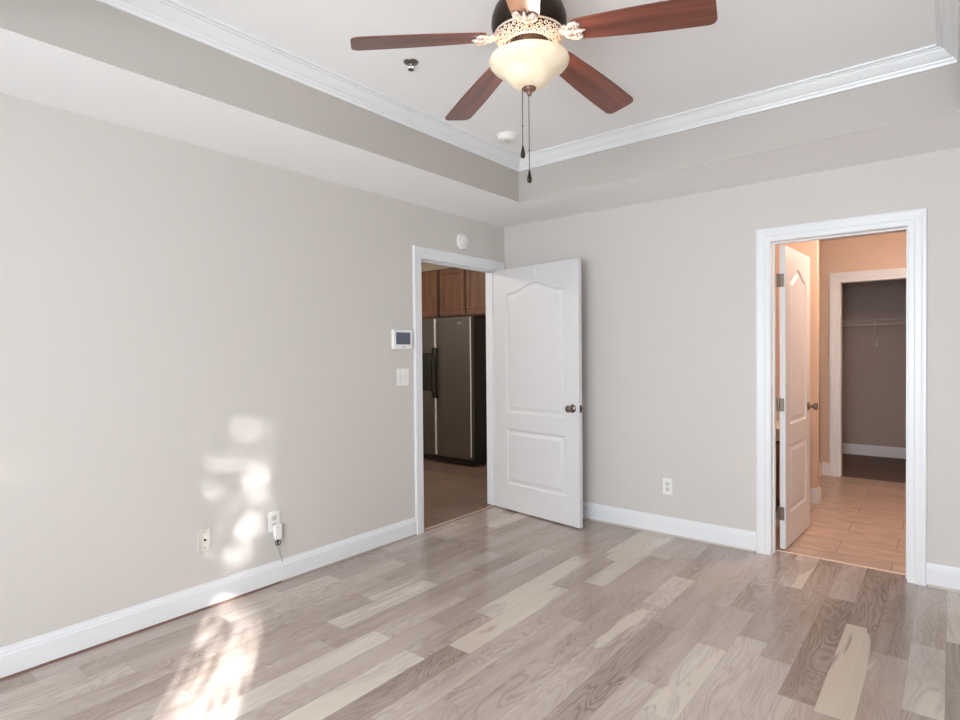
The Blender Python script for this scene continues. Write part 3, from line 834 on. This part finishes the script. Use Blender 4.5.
# ------------------------------------------------------------------ ceiling fan
FX, FY = 1.8405, -2.3135
fan = thing('ceiling_fan', 'five-blade ceiling fan with reddish-brown blades and a lit frosted glass bowl', 'ceiling fan', (FX, FY, ZT))
def zr(z): return z-ZT
bm = B(); lathe(bm, [(0, 0), (0.075, 0), (0.078, -0.045), (0.088, -0.068), (0.108, -0.088), (0.128, -0.115), (0.139, -0.145), (0.141, -0.170), (0.139, -0.182), (0.134, -0.195), (0.126, -0.205), (0, -0.205)], 56)
obj('motor_housing', bm, BRONZE, fan, smooth=True)
# cast ring with scroll relief
bm = B(); lathe(bm, [(0.126, -0.205), (0.127, -0.214), (0.120, -0.226), (0.104, -0.240), (0.094, -0.245), (0.088, -0.242), (0.086, -0.230), (0.090, -0.206)], 56)
obj('ring_plate', bm, BRONZE, fan, smooth=True)
bm = B()
rg = random.Random(5)
for i in range(40):
    a = 2*PI*i/40
    for rr_, zz in ((0.123, -0.224), (0.114, -0.2345), (0.103, -0.243)):
        aa = a+{0.123: 0, 0.114: 0.08, 0.103: 0.03}[rr_]
        c = Vector((rr_*math.cos(aa), rr_*math.sin(aa), zz))
        pts = []
        n_ = Vector((math.cos(aa), math.sin(aa), -1.0)).normalized(); tt = Vector((-math.sin(aa), math.cos(aa), 0)); ww = n_.cross(tt)
        sgn = 1 if i % 2 else -1
        for k in range(9):
            th = sgn*k*0.75; q = 0.0078*(1-k/12)
            pts.append(c + tt*math.cos(th)*q + ww*math.sin(th)*q)
        tube(bm, pts, 0.0027, 5)
for rr_, zz in ((0.1285, -0.212), (0.093, -0.2475)):
    tube(bm, [(rr_*math.cos(k*PI/36), rr_*math.sin(k*PI/36), zz) for k in range(73)], 0.0035, 8)
obj('scroll_ring', bm, BRASS, fan, smooth=True)
bm = B()
for i in range(36):
    a = 2*PI*i/36; ball(bm, (0.078*math.cos(a), 0.078*math.sin(a), -0.240), 0.0042, n=8)
obj('bead_band', bm, BRASS, fan, smooth='all')
bm = B(); lathe(bm, [(0.086, -0.206), (0.080, -0.236), (0.070, -0.246), (0.060, -0.262), (0.058, -0.275), (0.062, -0.290), (0.07, -0.296), (0, -0.296)], 48); obj('switch_housing', bm, BRONZE, fan, smooth=True)

BLADE = wood_mat('fan_blade_wood', (0.085, 0.020, 0.012), (0.27, 0.075, 0.043), 0.30, axis=0, scale=22, stretch=0.06, coat=0.6)
def blade_bm():
    bm = B(); pts = []
    r0, r1 = 0.168, 0.660
    def hw(s): return 0.050+0.019*math.sin(min(1, s*1.15)*PI/2)
    n = 24
    # outline: rounded rectangular paddle widening to the tip
    top = []
    for i in range(n+1):
        s = i/n; x = r0+(r1-r0-0.03)*s
        top.append((x, hw(s)))
    e = hw(1.0)
    cr_ = 0.03
    for k in range(1, 7):
        a = PI/2*(1-k/6); top.append((r1-cr_+cr_*math.cos(a), e-cr_+cr_*math.sin(a)))
    st = []
    for k in range(0, 6):
        a = PI - PI/2*k/6; st.append((r0-0.0+0.02+0.02*math.cos(a), hw(0)-0.02+0.02*math.sin(a)))
    top = st+[q for q in top if q[0] > r0+0.02]
    outl = top+[(x, -y) for x, y in top[::-1]]
    va = [bm.verts.new((x, y, 0.0)) for x, y in outl]; vb = [bm.verts.new((x, y, 0.006)) for x, y in outl]
    bm.faces.new(va[::-1]); bm.faces.new(vb)
    m_ = len(outl)
    for i in range(m_): bm.faces.new((va[i], va[(i+1) % m_], vb[(i+1) % m_], vb[i]))
    return bm
def bracket_bm():
    bm = B()
    # arm from the motor to the blade root
    tube(bm, [(0.112, 0, 0.012), (0.140, 0, 0.002), (0.165, 0, -0.006), (0.20, 0, -0.007)], [0.016, 0.013, 0.011, 0.010], 10)
    # leaf-like openwork plate: scrolls both sides
    for s in (-1, 1):
        tube(bm, [(0.160, 0, -0.005), (0.172, s*0.022, -0.005), (0.195, s*0.038, -0.005), (0.222, s*0.040, -0.005), (0.240, s*0.028, -0.005), (0.232, s*0.016, -0.005), (0.218, s*0.020, -0.006)], [0.006, 0.007, 0.007, 0.006, 0.006, 0.005, 0.004], 8)
        tube(bm, [(0.190, 0, -0.006), (0.205, s*0.012, -0.006), (0.212, s*0.026, -0.006), (0.200, s*0.030, -0.007), (0.190, s*0.022, -0.007)], [0.006, 0.006, 0.005, 0.004, 0.004], 8)
        tube(bm, [(0.135, s*0.004, 0.008), (0.150, s*0.024, 0.0), (0.166, s*0.030, -0.004), (0.176, s*0.018, -0.005)], [0.006, 0.006, 0.006, 0.004], 8)
    tube(bm, [(0.20, 0, -0.006), (0.235, 0, -0.006), (0.262, 0, -0.005)], [0.009, 0.008, 0.003], 8)
    for x, y in ((0.205, 0.0), (0.225, 0.030), (0.225, -0.030), (0.185, 0.030), (0.185, -0.030), (0.245, 0.0)):
        ball(bm, (x, y, -0.008), 0.0065, n=8)
    for v in bm.verts: v.co.x = 0.118+(v.co.x-0.118)*0.70
    return bm
blade0 = br0 = None
for i, deg in enumerate((12, 84, 156, 228, 300)):
    if blade0 is None:
        blade0 = obj('blade', blade_bm(), BLADE, fan, bevel=0.0015)
        br0 = obj('blade_bracket', bracket_bm(), BRASS, blade0, smooth='all')
        b, k = blade0, br0
    else:
        b = blade0.copy(); COL.objects.link(b); b.parent = fan
        k = br0.copy(); COL.objects.link(k); k.parent = b
    b.matrix_local = Matrix.Translation((0, 0, zr(2.531))) @ Matrix.Rotation(math.radians(deg), 4, 'Z') @ Matrix.Rotation(math.radians(7.0), 4, 'Y') @ Matrix.Rotation(math.radians(-11), 4, 'X')

# glass bowl
def bowl_mat():
    m = bpy.data.materials.new('alabaster_glass'); m.use_nodes = True
    nt = m.node_tree; p = nt.nodes['Principled BSDF']; L = nt.links
    tc = nt.nodes.new('ShaderNodeTexCoord'); nz = nt.nodes.new('ShaderNodeTexNoise'); nz.inputs['Scale'].default_value = 9; nz.inputs['Detail'].default_value = 5
    nz.inputs['Distortion'].default_value = 1.2
    L.new(tc.outputs['Object'], nz.inputs['Vector'])
    cr = nt.nodes.new('ShaderNodeValToRGB'); cr.color_ramp.elements[0].position = 0.25; cr.color_ramp.elements[1].position = 0.75
    cr.color_ramp.elements[0].color = (0.74, 0.60, 0.44, 1); cr.color_ramp.elements[1].color = (0.86, 0.78, 0.60, 1)
    L.new(nz.outputs['Fac'], cr.inputs[0]); L.new(cr.outputs[0], p.inputs['Base Color']); L.new(cr.outputs[0], p.inputs['Emission Color'])
    p.inputs['Emission Strength'].default_value = 0.23; p.inputs['Roughness'].default_value = 0.3
    return m
bm = B()
zz = [(0.143, 2.443), (0.148, 2.443), (0.150, 2.437), (0.147, 2.427), (0.137, 2.415), (0.120, 2.403), (0.103, 2.393), (0.090, 2.380), (0.078, 2.364), (0.062, 2.350), (0.042, 2.340), (0.0, 2.335)]
lathe(bm, [(r, zr(z)) for r, z in zz]+[] , 64)
obj('glass_bowl', bm, bowl_mat(), fan, smooth='all')
bm = B(); lathe(bm, [(0, zr(2.340)), (0.026, zr(2.339)), (0.025, zr(2.332)), (0.014, zr(2.325)), (0.008, zr(2.320)), (0.009, zr(2.315)), (0.006, zr(2.309)), (0, zr(2.308))], 28)
obj('finial', bm, mat('copper_finial', (0.20, 0.11, 0.075), 0.4, metal=0.4), fan, smooth='all')
bl = bpy.data.lights.new('fan_bulb', 'POINT'); bl.energy = 4.2; bl.color = (1.0, 0.80, 0.66); bl.shadow_soft_size = 0.03
blo = bpy.data.objects.new('fan_bulb', bl); COL.objects.link(blo); blo.parent = fan; blo.location = (0, 0, zr(2.428))
# pull chains
for (dx, zend) in ((-0.026, 2.122), (-0.002, 2.030)):
    px, py = dx*rt.x, dx*rt.y
    ztop = 2.345
    bm = B(); tube(bm, [(px, py, zr(ztop)), (px, py, zr(zend))], 0.0013, 6)
    zc = ztop
    while zc > zend: ball(bm, (px, py, zr(zc)), 0.0018, n=6); zc -= 0.009
    ball(bm, (px, py, zr(zend+0.075)), 0.003, n=8)
    ch = obj('pull_chain', bm, BRONZE, fan, smooth='all')
    bm = B(); lathe(bm, [(0, 0.002), (0.003, 0), (0.0045, -0.010), (0.0085, -0.028), (0.0095, -0.036), (0.0075, -0.044), (0, -0.048)], 16, Matrix.Translation((px, py, zr(zend))))
    obj('fob', bm, BRONZE, ch, smooth='all')

# ------------------------------------------------------------------ unseen windows behind the camera, the rear two placed for their light
WG = bpy.data.materials.new('window_glass'); WG.use_nodes = True
nt = WG.node_tree; nt.nodes.clear()
o_ = nt.nodes.new('ShaderNodeOutputMaterial'); tr = nt.nodes.new('ShaderNodeBsdfTransparent'); gl = nt.nodes.new('ShaderNodeBsdfGlossy')
gl.inputs['Roughness'].default_value = 0.02; mx = nt.nodes.new('ShaderNodeMixShader'); mx.inputs[0].default_value = 0.05
nt.links.new(tr.outputs[0], mx.inputs[1]); nt.links.new(gl.outputs[0], mx.inputs[2]); nt.links.new(mx.outputs[0], o_.inputs[0])
def window(name, a, b, P, width=0.09, rail=True):
    """P(u, d, z): u along the wall, d depth outwards from the room face."""
    def pb(bm, u0, u1, d0, d1, z0, z1):
        p, q = P(u0, d0, z0), P(u1, d1, z1)
        box(bm, min(p[0], q[0]), max(p[0], q[0]), min(p[1], q[1]), max(p[1], q[1]), z0, z1)
    bm = B(); t = 0.03
    pb(bm, a, a+t, 0.06, 0.12, WZ0, WZ1); pb(bm, b-t, b, 0.06, 0.12, WZ0, WZ1)
    pb(bm, a+t, b-t, 0.06, 0.12, WZ0, WZ0+t); pb(bm, a+t, b-t, 0.06, 0.12, WZ1-t, WZ1)
    if rail: pb(bm, a+t, b-t, 0.075, 0.105, 1.335, 1.375)
    w = struct(name, bm, TRIM)
    bm = B(); pb(bm, a+t, b-t, 0.088, 0.092, WZ0+t, WZ1-t); obj('pane', bm, WG, w)
    bm = B()
    pb(bm, a-width, a, -0.018, 0, WZ0-0.02, WZ1+width); pb(bm, b, b+width, -0.018, 0, WZ0-0.02, WZ1+width)
    pb(bm, a, b, -0.018, 0, WZ1, WZ1+width); pb(bm, a-width, b+width, -0.04, 0, WZ0-0.045, WZ0-0.02)
    obj('window_casing', bm, TRIM, w)
window('window_1', 1.20, 2.20, lambda u, d, z: (u, RY-d, z))
window('window_2', 2.45, 3.45, lambda u, d, z: (u, RY-d, z))
window('window_3', SY0, SY1, lambda u, d, z: (RX+d, u, z), rail=False)

# ------------------------------------------------------------------ outside: lawn and trees that dapple the sun, one added to block it
bm = B(); box(bm, -12, 22, -26, -5.97, -0.9, -0.7); box(bm, 3.9, 22, -5.97, 8, -0.9, -0.7)
struct('ground', bm, mat('lawn', (0.06, 0.10, 0.035), 0.9, var=0.4, vscale=2))
tz = -0.7
dirb = -sun_travel
ux = Vector((0.589, 0.808, 0))
LEAF = mat('leaf', (0.07, 0.14, 0.04), 0.7, var=0.4)
BARK = mat('bark', (0.10, 0.07, 0.05), 0.9, bump=0.6, bscale=30)
def garden_tree(label, dist, zc, seed, field, boxw, per, size, crown_r, base, side):
    # side True: u runs along the side window (y); False: along the rear wall (x)
    """A tree standing dist metres out along the sun's path; its leaf density varies over the crown."""
    rl = random.Random(seed)
    cc = Vector((base[0], base[1], zc)) + dirb*dist
    t = thing('garden_tree', label, 'tree', (cc.x, cc.y, tz))
    hz = cc.z-tz
    bm = B()
    q = ux*crown_r*1.05
    tube(bm, [(q.x*k, q.y*k, hz*z) for k, z in ((1.0, 0), (1.05, 0.3), (0.95, 0.65), (0.80, 0.95), (0.55, 1.0+0.55*crown_r/hz))], [0.12, 0.10, 0.075, 0.05, 0.02], 12)
    obj('trunk', bm, BARK, t, smooth=True)
    bm = B()
    def leaf(c, s):
        n = Vector((rl.gauss(0, 1), rl.gauss(0, 1), rl.gauss(0, 1))).normalized()
        n = (n*0.6 + dirb).normalized()
        a = n.orthogonal().normalized(); q = Matrix.Rotation(rl.random()*2*PI, 3, n); a = q @ a; b = n.cross(a)
        bm.faces.new([bm.verts.new(c+a*x*s+b*y*s) for x, y in ((-1, 0), (-0.4, 0.5), (0.4, 0.45), (1, 0), (0.4, -0.45), (-0.4, -0.5))])
    x0, x1, z0, z1 = boxw
    n = int(per*(x1-x0)*(z1-z0)*(0.78 if side else 0.57)/(1.35*size*size))
    for k in range(n):
        xw, zw = rl.uniform(x0, x1), rl.uniform(z0, z1)
        if rl.random() > field(xw, zw): continue
        j = rl.uniform(-0.5, 0.5)*crown_r
        leaf(Vector((3.70, xw, zw) if side else (xw, -5.80, zw)) + dirb*(dist+j) - Vector((cc.x, cc.y, tz)), size*rl.uniform(0.8, 1.2))
    # loose outer foliage rounding off the crown
    for k in range(900):
        a = rl.uniform(0, 2*PI); e = rl.uniform(-1, 1); r = crown_r*(0.9+0.25*rl.random())
        q = Vector((math.cos(a)*math.sqrt(1-e*e), math.sin(a)*math.sqrt(1-e*e), e))*r
        lat, ver = q.dot(ux), q.z
        if abs(lat) < 0.62 and abs(ver) < 1.05: continue
        leaf(Vector((0, 0, hz))+q, 0.07)
    f = obj('foliage', bm, LEAF, t); f['kind'] = 'stuff'
def edge(y): return 1.13-(y+5.37)*0.50
def f_low(y, z):
    if y > -4.99: return 1.0
    if z > edge(y): return 0.0
    v = 0.5+0.5*math.sin(y*46+4*math.sin(z*37))*math.sin(z*95+4*math.cos(y*17))
    return 0.015+0.985*(v > 0.84)
def f_high(y, z):
    if y > -4.98: return 1.0
    if z < edge(y)+0.035: return 0.0
    if z < 1.09+(y+5.37)*1.11: return 1.0
    if z > 2.10: return 0.8
    def near(pts, sg):
        best = 9.0
        for (a0, b0), (a1, b1) in zip(pts[:-1], pts[1:]):
            dx, dz = a1-a0, b1-b0
            t = min(max(((y-a0)*dx+(z-b0)*dz)/(dx*dx+dz*dz), 0), 1)
            best = min(best, (y-a0-t*dx)**2+(z-b0-t*dz)**2)
        return math.exp(-best/(2*sg*sg))
    w = max(near([(-5.07, 2.04), (-5.11, 1.62), (-5.19, 1.38), (-5.29, 1.18)], 0.075), near([(-5.30, 2.02), (-5.30, 1.62)], 0.055), 0.6*near([(-5.30, 1.62), (-5.31, 1.16)], 0.05))
    return 0.275+0.5*(1-w)
garden_tree('leafy low shrub standing close to the house outside the side window', 1.4, 0.8, 21, f_low, (-5.45, -4.70, 0.5, 1.14), 7.0, 0.015, 0.6, (3.70, -5.15), True)
garden_tree('taller garden tree standing farther off outside the side window', 15.0, 1.6, 8, f_high, (-5.6, -4.5, 0.75, 2.35), 9.0, 0.024, 1.5, (3.70, -5.10), True)
garden_tree('unseen dense tree added to block sun at the two rear windows', 9.0, 1.4, 5, lambda x, z: 1.0, (0.9, 3.85, 0.3, 2.4), 11.0, 0.065, 1.2, (2.3, -5.80), False)  # added out of view to keep direct sun out of the rear windows
